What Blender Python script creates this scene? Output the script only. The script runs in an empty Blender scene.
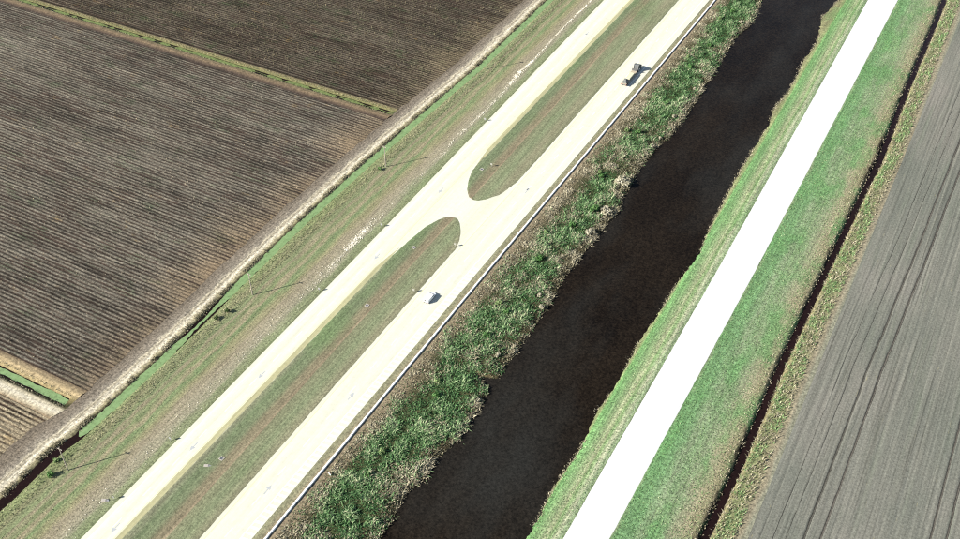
import bpy, math, random
import numpy as np
from mathutils import Vector

random.seed(7)
RNG = np.random.default_rng(11)
SC = bpy.context.scene
COL = SC.collection
R = math.radians

# ------------------------------------------------------------------ camera
CAM_H, CAM_F, CAM_PITCH, CAM_YAW = 248.0, 1052.0, 41.155, 28.353   # metres, px at 960 wide, degrees
cam_data = bpy.data.cameras.new('camera')
cam_data.sensor_width = 36.0
cam_data.lens = CAM_F / 960.0 * 36.0
cam_data.clip_start = 1.0
cam_data.clip_end = 20000.0
cam = bpy.data.objects.new('camera', cam_data)
COL.objects.link(cam)
cam.location = (0, 0, CAM_H)
cam.rotation_euler = (R(90 - CAM_PITCH), 0, R(CAM_YAW))
SC.camera = cam

# ------------------------------------------------------------------ light
SUN_EL = 29.0
SHX, SHY = 0.640, 0.768                         # ground direction in which shadows fall
world = bpy.data.worlds.new('World')
SC.world = world
world.use_nodes = True
wn = world.node_tree.nodes
sky = wn.new('ShaderNodeTexSky')
sky.sky_type = 'NISHITA'
sky.sun_disc = False
sky.sun_elevation = R(SUN_EL)
sky.sun_rotation = math.atan2(-SHX, -SHY)
world.node_tree.links.new(sky.outputs[0], wn['Background'].inputs[0])
wn['Background'].inputs[1].default_value = 0.055
sun_data = bpy.data.lights.new('sun', 'SUN')
sun_data.energy = 4.6
sun_data.angle = R(0.53)
sun_data.color = (1.0, 0.95, 0.87)
sun = bpy.data.objects.new('sun', sun_data)
COL.objects.link(sun)
ce = math.cos(R(SUN_EL))
sun.rotation_euler = Vector((SHX * ce, SHY * ce, -math.sin(R(SUN_EL)))).to_track_quat('-Z', 'Y').to_euler()
sun.location = (-300, -300, 400)
vs = SC.view_settings
vs.view_transform = 'Standard'
vs.look = 'None'
vs.exposure = 1.65
vs.gamma = 1.0
SC.cycles.filter_width = 1.15
SC.cycles.use_denoising = False        # keep the fine grain of grass and stubble

# ------------------------------------------------------------------ helpers
K = 0.43                                        # albedo of a sunlit level surface per unit of linear picture value


def C(r, g, b):
    return tuple(K * (c / 12.92 if c <= 0.04045 else ((c + 0.055) / 1.055) ** 2.4) for c in (r / 255, g / 255, b / 255)) + (1.0,)


def fract(a):
    return a - np.floor(a)


def vnoise(x, y, seed=0):
    x = np.asarray(x, float); y = np.asarray(y, float)
    xi = np.floor(x); yi = np.floor(y); fx = x - xi; fy = y - yi
    fx = fx * fx * (3 - 2 * fx); fy = fy * fy * (3 - 2 * fy)
    h = lambda a, b: fract(np.sin(a * 127.1 + b * 311.7 + seed * 74.7) * 43758.5453)
    return (h(xi, yi) * (1 - fx) + h(xi + 1, yi) * fx) * (1 - fy) + (h(xi, yi + 1) * (1 - fx) + h(xi + 1, yi + 1) * fx) * fy


def fbm(x, y, seed=0, o=3):
    t = 0; a = 1; s = 0
    for i in range(o):
        t = t + a * vnoise(np.asarray(x) * 2 ** i, np.asarray(y) * 2 ** i, seed + i); s += a; a *= 0.5
    return t / s


def ip(pts):
    """x as a smooth piecewise function of y from (x, y) points"""
    p = sorted(pts, key=lambda q: q[1])
    X = np.array([q[0] for q in p]); Y = np.array([q[1] for q in p])
    return lambda y: np.interp(y, Y, X)


_yaw, _th = R(CAM_YAW), R(CAM_PITCH)


def near_view(p, margin=140):
    """True for points in or near the picture: things far outside it are not planted"""
    x = p[:, 0] * math.cos(_yaw) + p[:, 1] * math.sin(_yaw)
    y = -p[:, 0] * math.sin(_yaw) + p[:, 1] * math.cos(_yaw)
    d = y * math.cos(_th) + CAM_H * math.sin(_th)
    v = -y * math.sin(_th) + CAM_H * math.cos(_th)
    px = 480 + CAM_F * x / d; py = 269.5 + CAM_F * v / d
    return (px > -margin) & (px < 960 + margin) & (py > -margin * .6) & (py < 539 + margin * .6)


def link(name, me, mat=None, parent=None):
    o = bpy.data.objects.new(name, me)
    COL.objects.link(o)
    if mat and me and not me.materials:
        me.materials.append(mat)
    if parent:
        o.parent = parent
    return o


def make_mesh(name, verts, faces, attrs=None, smooth=False):
    """verts (n,3); faces (m,k) all of one size"""
    verts = np.asarray(verts, np.float32); faces = np.asarray(faces, np.int32)
    me = bpy.data.meshes.new(name)
    m, k = faces.shape
    me.vertices.add(len(verts)); me.vertices.foreach_set('co', verts.ravel())
    me.loops.add(m * k); me.loops.foreach_set('vertex_index', faces.ravel())
    me.polygons.add(m)
    me.polygons.foreach_set('loop_start', np.arange(0, m * k, k, dtype=np.int32))
    me.polygons.foreach_set('use_smooth', np.full(m, smooth, dtype=bool))
    for n, a in (attrs or {}).items():
        at = me.attributes.new(n, 'FLOAT', 'POINT')
        at.data.foreach_set('value', np.asarray(a, np.float32).ravel())
    me.update(calc_edges=True)
    return me


def grid_mesh(name, X, Y, Z, ax=None, smooth=True):
    ny, nx = X.shape
    i = np.arange(ny * nx).reshape(ny, nx)
    f = np.stack([i[:-1, :-1], i[:-1, 1:], i[1:, 1:], i[1:, :-1]], -1).reshape(-1, 4)
    v = np.stack([X, Y, Z], -1).reshape(-1, 3)
    n = np.cross(v[f[0, 1]] - v[f[0, 0]], v[f[0, 3]] - v[f[0, 0]])
    if n[2] < 0:
        f = f[:, ::-1]
    return make_mesh(name, v, f, {'ax': X if ax is None else ax}, smooth)


def struct(o):
    o['kind'] = 'structure'
    return o


def stuff(o, label=None, cat=None):
    o['kind'] = 'stuff'
    if label:
        o['label'] = label; o['category'] = cat
    return o


def tag(o, label, cat, group=None):
    o['label'] = label; o['category'] = cat
    if group:
        o['group'] = group
    return o


def empty(name, loc, rz=0.0):
    o = bpy.data.objects.new(name, None)
    COL.objects.link(o)
    o.location = loc; o.rotation_euler = (0, 0, rz)
    o.empty_display_size = 0.3
    return o


class MB:
    """collects boxes, tubes and prisms into one mesh"""
    def __init__(s):
        s.v = []; s.f = []

    def box(s, x0, x1, y0, y1, z0, z1, t=1.0, ty=1.0):
        b = len(s.v); cx, cy = (x0 + x1) / 2, (y0 + y1) / 2
        hx, hy = (x1 - x0) / 2, (y1 - y0) / 2
        for z, k, ky in ((z0, 1.0, 1.0), (z1, t, ty)):
            s.v += [(cx - hx * k, cy - hy * ky, z), (cx + hx * k, cy - hy * ky, z), (cx + hx * k, cy + hy * ky, z), (cx - hx * k, cy + hy * ky, z)]
        s.f += [tuple(b + i for i in q) for q in ((3, 2, 1, 0), (4, 5, 6, 7), (0, 1, 5, 4), (1, 2, 6, 5), (2, 3, 7, 6), (3, 0, 4, 7))]
        return s

    def prism(s, prof, axis, a0, a1):
        """profile of 2D points extruded along axis 'x', 'y' or 'z'"""
        b = len(s.v); n = len(prof)
        for a in (a0, a1):
            for p, q in prof:
                s.v.append((a, p, q) if axis == 'x' else (p, a, q) if axis == 'y' else (p, q, a))
        s.f.append(tuple(b + i for i in range(n))[::-1]); s.f.append(tuple(b + n + i for i in range(n)))
        for i in range(n):
            j = (i + 1) % n
            s.f.append((b + i, b + j, b + n + j, b + n + i))
        return s

    def tube(s, p0, p1, r0, r1=None, n=10):
        r1 = r0 if r1 is None else r1
        p0 = Vector(p0); p1 = Vector(p1); d = (p1 - p0).normalized()
        u = d.orthogonal().normalized(); w = d.cross(u); b = len(s.v)
        for p, r in ((p0, r0), (p1, r1)):
            for i in range(n):
                a = 2 * math.pi * i / n
                s.v.append(tuple(p + (u * math.cos(a) + w * math.sin(a)) * r))
        s.f.append(tuple(b + i for i in range(n))[::-1]); s.f.append(tuple(b + n + i for i in range(n)))
        for i in range(n):
            j = (i + 1) % n
            s.f.append((b + i, b + j, b + n + j, b + n + i))
        return s

    def mesh(s, name, bevel=0.0):
        me = bpy.data.meshes.new(name)
        me.from_pydata(s.v, [], s.f)
        import bmesh
        bm = bmesh.new(); bm.from_mesh(me)
        bmesh.ops.recalc_face_normals(bm, faces=bm.faces)
        if bevel:
            bmesh.ops.bevel(bm, geom=[e for e in bm.edges if len(e.link_faces) == 2 and e.calc_face_angle(0) > 0.5],
                            offset=bevel, segments=2, affect='EDGES', profile=0.6)
        bm.to_mesh(me); bm.free()
        return me

    def build(s, name, mat, parent=None, bevel=0.0):
        return link(name, s.mesh(name, bevel), mat, parent)


# ------------------------------------------------------------------ materials
def nodes_of(name):
    m = bpy.data.materials.new(name)
    m.use_nodes = True
    t = m.node_tree
    return m, t, t.nodes['Principled BSDF']


def math_node(t, op, a, b=None, c=None):
    n = t.nodes.new('ShaderNodeMath'); n.operation = op
    for i, v in enumerate((a, b, c)):
        if v is None:
            continue
        if isinstance(v, (int, float)):
            n.inputs[i].default_value = v
        else:
            t.links.new(v, n.inputs[i])
    return n.outputs[0]


def noise_node(t, vec, scale, detail=3, rough=0.55, sx=1.0, sy=1.0):
    mp = t.nodes.new('ShaderNodeMapping')
    mp.inputs['Scale'].default_value = (sx, sy, 1.0)
    t.links.new(vec, mp.inputs['Vector'])
    n = t.nodes.new('ShaderNodeTexNoise')
    n.inputs['Scale'].default_value = scale
    n.inputs['Detail'].default_value = detail
    n.inputs['Roughness'].default_value = rough
    t.links.new(mp.outputs[0], n.inputs['Vector'])
    return n.outputs['Fac']


def ramp_node(t, fac, stops, interp='LINEAR'):
    r = t.nodes.new('ShaderNodeValToRGB')
    r.color_ramp.interpolation = interp
    e = r.color_ramp.elements
    while len(e) < len(stops):
        e.new(0.5)
    for el, (p, c) in zip(e, stops):
        el.position = p
        el.color = c if hasattr(c, '__len__') else (c, c, c, 1)
    t.links.new(fac, r.inputs[0])
    return r.outputs[0]


def mix_col(t, mode, fac, a, b):
    n = t.nodes.new('ShaderNodeMix'); n.data_type = 'RGBA'; n.blend_type = mode
    for s, v in ((n.inputs[0], fac), (n.inputs[6], a), (n.inputs[7], b)):
        if isinstance(v, (int, float, tuple)):
            s.default_value = v
        else:
            t.links.new(v, s)
    return n.outputs[2]


def band_mat(name, stops, distort=1.5, fine=0.5, streak=0.3, patch=None, rough=0.9, bump=0.25, fscale=1.1, dy=0.05, spec=0.1, patch_scale=0.05, patch_th=(0.5, 0.62)):
    """colours that belong to strips across a surface ('ax', metres), broken up by noise, streaks along the strip and grain"""
    m, t, p = nodes_of(name)
    g = t.nodes.new('ShaderNodeNewGeometry').outputs['Position']
    a = t.nodes.new('ShaderNodeAttribute'); a.attribute_name = 'ax'
    lo, hi = stops[0][0], stops[-1][0]
    nd = noise_node(t, g, 1.0, 4, 0.65, 0.35, dy)
    x = math_node(t, 'ADD', a.outputs['Fac'], math_node(t, 'MULTIPLY', math_node(t, 'SUBTRACT', nd, 0.5), distort * 2))
    f = math_node(t, 'DIVIDE', math_node(t, 'SUBTRACT', x, lo), max(hi - lo, 1e-3))
    col = ramp_node(t, f, [((s - lo) / max(hi - lo, 1e-3), C(*c)) for s, c in stops])
    if patch:
        pn = noise_node(t, g, patch_scale, 5, 0.6, 1.0, 0.45)
        pf = ramp_node(t, pn, [(patch_th[0], 0.0), (patch_th[1], 1.0)])
        col = mix_col(t, 'MIX', math_node(t, 'MULTIPLY', pf, 0.75), col, C(*patch))
    if streak:
        sn = noise_node(t, g, 1.0, 4, 0.6, 1.6, 0.045)
        col = mix_col(t, 'MULTIPLY', 1.0, col, ramp_node(t, sn, [(0.3, 1 - streak), (0.7, 1 + streak)]))
    fn = noise_node(t, g, fscale, 4, 0.75)
    col = mix_col(t, 'MULTIPLY', 1.0, col, ramp_node(t, fn, [(0.32, max(0.02, 1 - fine)), (0.5, 1.0), (0.68, 1 + fine)]))
    t.links.new(col, p.inputs['Base Color'])
    p.inputs['Roughness'].default_value = rough
    p.inputs['Specular IOR Level'].default_value = spec
    if bump:
        b = t.nodes.new('ShaderNodeBump')
        b.inputs['Strength'].default_value = 0.6
        b.inputs['Distance'].default_value = bump
        t.links.new(fn, b.inputs['Height'])
        t.links.new(b.outputs[0], p.inputs['Normal'])
    return m


def plain(name, rgb, rough=0.6, metal=0.0, var=0.12, scale=3.0, spec=0.3):
    m, t, p = nodes_of(name)
    g = t.nodes.new('ShaderNodeTexCoord').outputs['Object']
    n = noise_node(t, g, scale, 4, 0.6)
    c = mix_col(t, 'MULTIPLY', 1.0, rgb + (1.0,), ramp_node(t, n, [(0.3, 1 - var), (0.7, 1 + var)]))
    t.links.new(c, p.inputs['Base Color'])
    p.inputs['Roughness'].default_value = rough
    p.inputs['Metallic'].default_value = metal
    p.inputs['Specular IOR Level'].default_value = spec
    return m


def leaf_mat(name, stops, trans=0.3):
    m = bpy.data.materials.new(name); m.use_nodes = True
    t = m.node_tree; t.nodes.clear()
    out = t.nodes.new('ShaderNodeOutputMaterial')
    a = t.nodes.new('ShaderNodeAttribute'); a.attribute_name = 'tint'
    col = ramp_node(t, a.outputs['Fac'], [(s, c + (1.0,)) for s, c in stops])
    d = t.nodes.new('ShaderNodeBsdfDiffuse'); tr = t.nodes.new('ShaderNodeBsdfTranslucent')
    t.links.new(col, d.inputs[0]); t.links.new(col, tr.inputs[0])
    mx = t.nodes.new('ShaderNodeMixShader'); mx.inputs[0].default_value = trans
    t.links.new(d.outputs[0], mx.inputs[1]); t.links.new(tr.outputs[0], mx.inputs[2])
    t.links.new(mx.outputs[0], out.inputs[0])
    return m


def water_mat(name, c1, c2, rough=0.12, spec=0.35, c3=None):
    m, t, p = nodes_of(name)
    g = t.nodes.new('ShaderNodeNewGeometry').outputs['Position']
    n = noise_node(t, g, 0.045, 5, 0.7, 1.0, 0.5)
    n2 = noise_node(t, g, 1.3, 3, 0.8)
    f = math_node(t, 'ADD', math_node(t, 'MULTIPLY', n, 0.5), math_node(t, 'MULTIPLY', n2, 0.5))
    wc = ramp_node(t, f, [(0.36, c1 + (1.0,)), (0.64, c2 + (1.0,))])
    if c3:                                               # greyer clouds painted into the water colour as a sheen
        sheen = noise_node(t, g, 0.016, 4, 0.6, 1.6, 0.6)
        wc = mix_col(t, 'MIX', ramp_node(t, sheen, [(0.46, 0.0), (0.68, 0.85)]), wc, c3 + (1.0,))
        wc = mix_col(t, 'MULTIPLY', 1.0, wc, ramp_node(t, n2, [(0.3, 0.5), (0.7, 1.5)]))
    t.links.new(wc, p.inputs['Base Color'])
    p.inputs['Roughness'].default_value = rough
    p.inputs['IOR'].default_value = 1.33
    p.inputs['Specular IOR Level'].default_value = spec
    b = t.nodes.new('ShaderNodeBump'); b.inputs['Strength'].default_value = 0.5; b.inputs['Distance'].default_value = 0.12
    t.links.new(noise_node(t, g, 0.8, 4, 0.65, 1.0, 1.0), b.inputs['Height'])
    t.links.new(b.outputs[0], p.inputs['Normal'])
    return m


def row_field_mat(name, soil, straw, green, pitch, y0, thin=0.5, edge=(164, 142, 112)):
    """dark muck soil with straw lying on the ridges of the rows (rows run along x)"""
    m, t, p = nodes_of(name)
    g = t.nodes.new('ShaderNodeNewGeometry').outputs['Position']
    ax = t.nodes.new('ShaderNodeAttribute'); ax.attribute_name = 'ax'
    sp = t.nodes.new('ShaderNodeSeparateXYZ'); t.links.new(g, sp.inputs[0])
    cen = lambda v, k: math_node(t, 'MULTIPLY', math_node(t, 'SUBTRACT', v, 0.5), k)
    wob = cen(noise_node(t, g, 0.35, 4, 0.7, 0.5, 1), 1.1)
    ph = math_node(t, 'FRACT', math_node(t, 'DIVIDE', math_node(t, 'SUBTRACT', math_node(t, 'ADD', sp.outputs[1], wob), y0), pitch))
    tri = math_node(t, 'SUBTRACT', 1.0, math_node(t, 'ABSOLUTE', math_node(t, 'SUBTRACT', math_node(t, 'MULTIPLY', ph, 2.0), 1.0)))
    big = noise_node(t, g, 0.03, 5, 0.62, 0.35, 1.0)
    row = noise_node(t, g, 1.0, 3, 0.6, 0.03, 0.65)
    blot = noise_node(t, g, 0.22, 4, 0.7, 0.4, 1.0)
    near = ramp_node(t, math_node(t, 'ADD', math_node(t, 'DIVIDE', ax.outputs['Fac'], 40.0), math_node(t, 'ADD', 0.8, cen(big, 1.3))), [(0.35, 0.0), (0.85, 1.0)])
    cover = math_node(t, 'ADD', math_node(t, 'ADD', tri, cen(blot, 1.0)), math_node(t, 'ADD', cen(big, 1.2), cen(row, 1.5)))
    cover = math_node(t, 'ADD', cover, math_node(t, 'MULTIPLY', near, 0.22))
    f = ramp_node(t, cover, [(max(0.0, thin - 0.32), 0.0), (thin + 0.35, 1.0)])
    hue = noise_node(t, g, 0.12, 5, 0.75, 0.5, 1.0)
    st = ramp_node(t, hue, [(0.36, C(*green)), (0.46, C(*straw)), (0.6, C(*straw)), (0.68, C(min(255, straw[0] + 18), straw[1] + 6, straw[2] - 12))])
    st = mix_col(t, 'MIX', math_node(t, 'MULTIPLY', near, 0.7), st, C(*edge))
    sl = ramp_node(t, noise_node(t, g, 0.16, 4, 0.7, 0.5, 1.0), [(0.4, C(*soil)), (0.62, C(soil[0] + 20, soil[1] + 12, soil[2] + 10))])
    col = mix_col(t, 'MIX', f, sl, st)
    lands = noise_node(t, g, 1.0, 5, 0.65, 0.011, 0.085)     # broad damp and dry lands, drawn out along the rows
    col = mix_col(t, 'MULTIPLY', 1.0, col, ramp_node(t, lands, [(0.34, 0.74), (0.5, 1.0), (0.66, 1.1)]))
    fn = noise_node(t, g, 1.5, 4, 0.8)
    col = mix_col(t, 'MULTIPLY', 1.0, col, ramp_node(t, fn, [(0.3, 0.25), (0.5, 1.0), (0.7, 2.0)]))
    t.links.new(col, p.inputs['Base Color'])
    p.inputs['Roughness'].default_value = 0.95
    p.inputs['Specular IOR Level'].default_value = 0.05
    b = t.nodes.new('ShaderNodeBump'); b.inputs['Strength'].default_value = 0.7; b.inputs['Distance'].default_value = 0.2
    t.links.new(fn, b.inputs['Height']); t.links.new(b.outputs[0], p.inputs['Normal'])
    return m


# ------------------------------------------------------------------ lines of the place (x as a function of y, metres)
CL = ip([(-106.4, 137.4), (-105.6, 143.5), (-107.8, 152.9), (-105.5, 161.0), (-105.7, 170.6), (-103.8, 179.0), (-104.2, 184.6), (-104.8, 200.2), (-109.5, 203.4), (-109.8, 204.8), (-104.6, 206.7), (-105.8, 214.6), (-104.8, 217.8), (-105.2, 228.1), (-105.6, 240.6), (-105.7, 250.3), (-106.8, 261.7), (-106.2, 277.1), (-105.7, 287.9), (-105.2, 301.8), (-104.7, 308.5), (-106.9, 313.8), (-106.6, 318.3), (-107.0, 324.4), (-107.7, 333.6), (-108.0, 337.4), (-107.6, 352.1), (-105.0, 366.1), (-105.0, 387.2), (-105.6, 405.6), (-106.8, 432.9), (-107.8, 458.1), (-105.2, 476.5), (-108.1, 502.6)])
CR = ip([(-69.9, 157.1), (-69.9, 165.4), (-70.9, 174.0), (-70.1, 185.5), (-69.9, 196.0), (-71.2, 210.3), (-70.4, 220.3), (-70.7, 233.6), (-71.3, 244.8), (-70.3, 263.6), (-70.3, 277.2), (-68.8, 297.3), (-70.6, 313.6), (-71.0, 330.2), (-71.6, 349.3), (-71.7, 362.5), (-71.6, 373.2), (-71.5, 392.8), (-73.2, 407.2), (-71.6, 420.2), (-71.7, 433.6), (-73.0, 453.2), (-71.8, 472.0), (-76.5, 499.0), (-73.6, 521.2)])
DT = ip([(-207.5, 80), (-206.6, 98), (-206.8, 106), (-207.0, 114), (-206.6, 119), (-205.6, 124), (-205.0, 137.3), (-204.9, 160), (-205.3, 183.2), (-206.0, 203.1), (-206.6, 239.9), (-206.0, 280.3), (-204.3, 324.4), (-201.8, 373.3), (-202.2, 449.2), (-202.5, 520)])
WOB = lambda y, s, a=0.5, k=0.25: (fbm(np.asarray(y) * k, np.asarray(y) * 0 + 3.3, s) - 0.5) * 2 * a
FE = lambda y: DT(y) - 11.6 + WOB(y, 5, 0.8) - 2.2 * np.clip((128 - np.asarray(y)) / 6, 0, 1)      # right edge of the west fields
UPL = ip([(-178.1, 97), (-177.4, 226), (-177.9, 462)])
UPR = ip([(-168.0, 103), (-166.4, 232), (-166.0, 300), (-164.4, 470)])
LOL = ip([(-149.2, 113), (-148.0, 242), (-146.3, 320), (-144.5, 480)])
LOR = ip([(-136.4, 120), (-134.6, 250), (-130.8, 488)])
RAIL = ip([(-133.0, 121), (-131.8, 251), (-128.2, 489)])
WL = ip([(-60.5, 160), (-59.6, 290), (-60.2, 526)])
WR = ip([(-49.3, 167), (-47.7, 296), (-46.9, 533)])
RD = ip([(-26.2, 180), (-25.6, 207), (-26.2, 258), (-25.4, 309), (-24.3, 371), (-23.6, 385), (-25.2, 450), (-25.6, 511), (-26.2, 546)])

YS = np.concatenate([np.linspace(-400, 50, 12), np.arange(60, 600, 1.0), np.linspace(610, 1200, 12)])
YF = np.concatenate([np.linspace(-400, 50, 12), np.arange(60, 600, 0.5), np.linspace(610, 1200, 12)])


def strip(name, left, right, n, zf, mat, ys=YS, axf=None, parent=None, rough=0.0):
    """a strip of ground between two lines; zf(s, X, Y) is its height, s runs 0..1 across"""
    s = np.linspace(0, 1, n)[None, :]
    yy = ys[:, None]
    l = np.broadcast_to(np.asarray(left(yy), float), yy.shape); r = np.broadcast_to(np.asarray(right(yy), float), yy.shape)
    X = l + (r - l) * s; Y = np.broadcast_to(yy, X.shape) + 0.0
    Z = zf(np.broadcast_to(s, X.shape), X, Y) + 0.0 * X
    if rough:
        Z = Z + (fbm(X * 0.6, Y * 0.6, 31) - 0.5) * rough * np.clip(np.minimum(s, 1 - s) * 8, 0, 1)
    me = grid_mesh(name, X, Y, Z, None if axf is None else axf(X, Y))
    o = link(name, me, mat, parent)
    return o if parent else struct(o)


def prof(pts):
    a = np.array([p[0] for p in pts], float); b = np.array([p[1] for p in pts], float)
    return lambda s, X, Y: np.interp(s, a, b)


# ------------------------------------------------------------------ the setting
M_base = band_mat('muck_soil', [(-1, (120, 112, 98)), (1, (130, 122, 105))], 0, 0.4, 0.2)
gx = np.array([[-6000., 6000.], [-6000., 6000.]]); gy = np.array([[-6000., -6000.], [6000., 6000.]])
struct(link('ground', grid_mesh('ground', gx, gy, gx * 0 - 4.5), M_base))

# west fields: ridges of the rows are modelled, four points to a row
PITCH = 1.55
M_fieldA = row_field_mat('cut_cane_rows', (62, 57, 51), (136, 130, 116), (114, 118, 98), PITCH, 0.0, 0.50)
M_fieldB = row_field_mat('standing_cane_soil', (52, 47, 41), (112, 104, 90), (88, 96, 72), PITCH, 0.0, 0.55, (150, 136, 108))
M_fieldC = row_field_mat('straw_cane_rows', (64, 55, 46), (172, 160, 134), (144, 142, 112), PITCH, 0.0, 0.38, (184, 168, 138))


def row_height(X, Y, amp):
    ph = fract(Y / PITCH)
    h = np.clip(1 - np.abs(ph * 2 - 1) * 1.15, 0, 1) ** 0.8
    a = amp * (0.15 + 1.5 * fbm(X * 0.22, Y * 0.7, 77)) * (0.5 + fbm(X * 0.02, Y * 0.45, 79))
    edge = np.clip((FE(Y) - X - 1.0) / 5.0, 0, 1)
    return h * a * edge + (fbm(X * 0.5, Y * 1.3, 13) - 0.5) * 0.26


def row_field(name, y0, y1, mat, amp):
    rows = np.arange(math.ceil(y0 / PITCH), math.floor(y1 / PITCH) + 1)
    ys = (rows[:, None] * PITCH + np.array([0.0, 0.28, 0.5, 0.72])[None, :] * PITCH).ravel()
    ys = np.concatenate([[y0], ys[(ys > y0 + .05) & (ys < y1 - .05)], [y1]])
    t = np.concatenate([np.linspace(-900, -290, 22)[:-1], np.linspace(-290, 0, 216)])
    yy = ys[:, None]
    X = FE(yy) + t[None, :]; Y = np.broadcast_to(yy, X.shape) + (fbm(X * 0.06, yy * 0.2, 3) - 0.5) * 0.9 * np.clip(np.minimum(yy - y0, y1 - yy) / 3, 0, 1)
    Z = row_height(X, Y, amp)
    return struct(link(name, grid_mesh(name, X, Y, Z, ax=X - FE(Y)), mat))


row_field('field', 139.3, 315.2, M_fieldA, 0.25)
row_field('field', 326.4, 640.0, M_fieldB, 0.30)
row_field('field', 10.0, 125.2, M_fieldC, 0.34)

# farm ditches between the fields: banks run along x
M_crossU = band_mat('field_ditch_bank_upper', [(315, (68, 58, 56)), (316.6, (88, 76, 66)), (318.2, (140, 122, 98)), (320.6, (142, 130, 100)), (321.6, (104, 110, 72)), (323.6, (112, 116, 76)), (325, (148, 136, 102)), (326.4, (102, 92, 76))], 0.5, 0.45, 0.15, dy=0.35)
M_crossL = band_mat('field_ditch_bank_lower', [(125.2, (150, 128, 100)), (126.6, (214, 202, 172)), (128.2, (232, 224, 200)), (129.8, (206, 196, 166)), (130.6, (92, 88, 64)), (131.8, (70, 72, 48)), (134.2, (140, 128, 88)), (136, (198, 178, 138)), (138, (188, 168, 132)), (139.3, (140, 122, 98))], 0.5, 0.5, 0.1, dy=0.35)


def cross_bank(y0, y1, prof_y, mat, n):
    t = np.concatenate([np.linspace(-900, -290, 22)[:-1], np.linspace(-290, 0, 320)])[:, None]
    ys = np.linspace(y0, y1, n)[None, :]
    X = FE(np.broadcast_to(ys, (len(t), n))) + t; Y = np.broadcast_to(ys, X.shape) + 0.0
    a = np.array([p[0] for p in prof_y]); b = np.array([p[1] for p in prof_y])
    dz = np.interp(Y, a, b)
    dz = np.where(dz < 0, dz * np.clip((FE(Y) - X - 1.0) / 1.5, 0, 1), dz)
    Z = dz + (fbm(X * 0.7, Y * 0.9, 41) - 0.5) * 0.22 * np.clip(np.minimum(Y - y0, y1 - Y) / 0.6, 0, 1)
    return struct(link('field_ditch_bank', grid_mesh('field_ditch_bank', X, Y, Z, ax=Y), mat))


cross_bank(315.2, 326.4, [(315.2, 0), (316, -.35), (317, .1), (318.5, .35), (320.4, .2), (321.3, -.75), (323.7, -.75), (324.6, .15), (325.6, .2), (326.4, 0)], M_crossU, 29)
cross_bank(125.2, 139.3, [(125.2, 0), (126.5, .1), (129.8, .12), (130.6, -.05), (131.7, -.75), (134.4, -.75), (135.2, -.05), (137, .3), (139.3, 0)], M_crossL, 36)

# unpaved farm track and its bank down to the ditch
M_track = band_mat('sandy_track', [(-14.5, (126, 115, 100)), (-10.6, (138, 127, 111)), (-8.6, (152, 142, 126)), (-7.2, (166, 157, 140)), (-6.4, (218, 208, 182)), (-5.7, (178, 168, 144)), (-4.7, (240, 231, 206)), (-3.7, (228, 218, 190)), (-3.0, (190, 181, 148)), (-2.3, (168, 160, 124)), (-1.6, (124, 118, 86)), (-0.9, (70, 62, 50))], 2.0, 0.7, 0.3, dy=0.2, fscale=1.3)
strip('farm_track', FE, lambda y: DT(y) - 0.7 + WOB(y, 26, .35, .8), 40,
      lambda s, X, Y: np.interp(X - DT(Y), [-14, -7.3, -6.5, -5.7, -4.7, -4.0, -3, -2.2, -1.6, -0.7], [0, 0, -.07, .0, -.07, 0, 0, -.02, -.28, -.6]) + (fbm(X * .9, Y * .7, 33) - .5) * .3 * np.clip((X - DT(Y) + 5) / 2, 0, 1),
      M_track, YF, lambda X, Y: X - DT(Y), rough=0.2)

# west verge from the ditch up to the highway
M_verge = band_mat('west_verge_grass', [(-206, (132, 142, 98)), (-203, (150, 160, 114)), (-200.5, (162, 160, 124)), (-198.2, (144, 156, 114)), (-196.6, (168, 158, 130)), (-195, (140, 154, 110)), (-193, (178, 167, 136)), (-191.4, (136, 156, 110)), (-189, (168, 164, 126)), (-186.6, (172, 162, 136)), (-184.2, (180, 172, 146)), (-182, (172, 168, 142)), (-180.2, (150, 158, 122)), (-177.5, (136, 144, 108))], 3.0, 0.55, 0.26, patch=(134, 156, 108), patch_th=(0.56, 0.76), dy=0.055, fscale=1.7)
strip('verge', lambda y: DT(y) + 0.7, lambda y: UPL(y) + 0.03, 54,
      lambda s, X, Y: np.interp(X - DT(Y), [0.7, 1.5, 2.4, 4, 7], [-.6, -.34, -.05, .12, 0]) + np.interp(X, [-181, -178], [0, 0.24]),
      M_verge, YS, rough=0.22)

# highway: one slab, two grass islands on it
M_road = band_mat('pale_concrete', [(-178, (246, 245, 222)), (-175.5, (255, 254, 238)), (-173, (246, 245, 222)), (-171.5, (255, 254, 236)), (-168.5, (246, 245, 222)), (-164, (254, 254, 234)), (-156, (252, 253, 234)), (-149, (246, 245, 220)), (-146.5, (254, 253, 234)), (-144, (246, 246, 224)), (-141.5, (255, 254, 236)), (-139, (246, 246, 224)), (-136, (254, 253, 234)), (-130, (248, 247, 226))], 0.4, 0.06, 0.06, bump=0.004, spec=0.1, rough=0.9, dy=0.006, fscale=0.6)
ROADZ = 0.25
highway = strip('highway', UPL, LOR, 40, lambda s, X, Y: 0 * X + ROADZ, M_road, YS)

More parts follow.
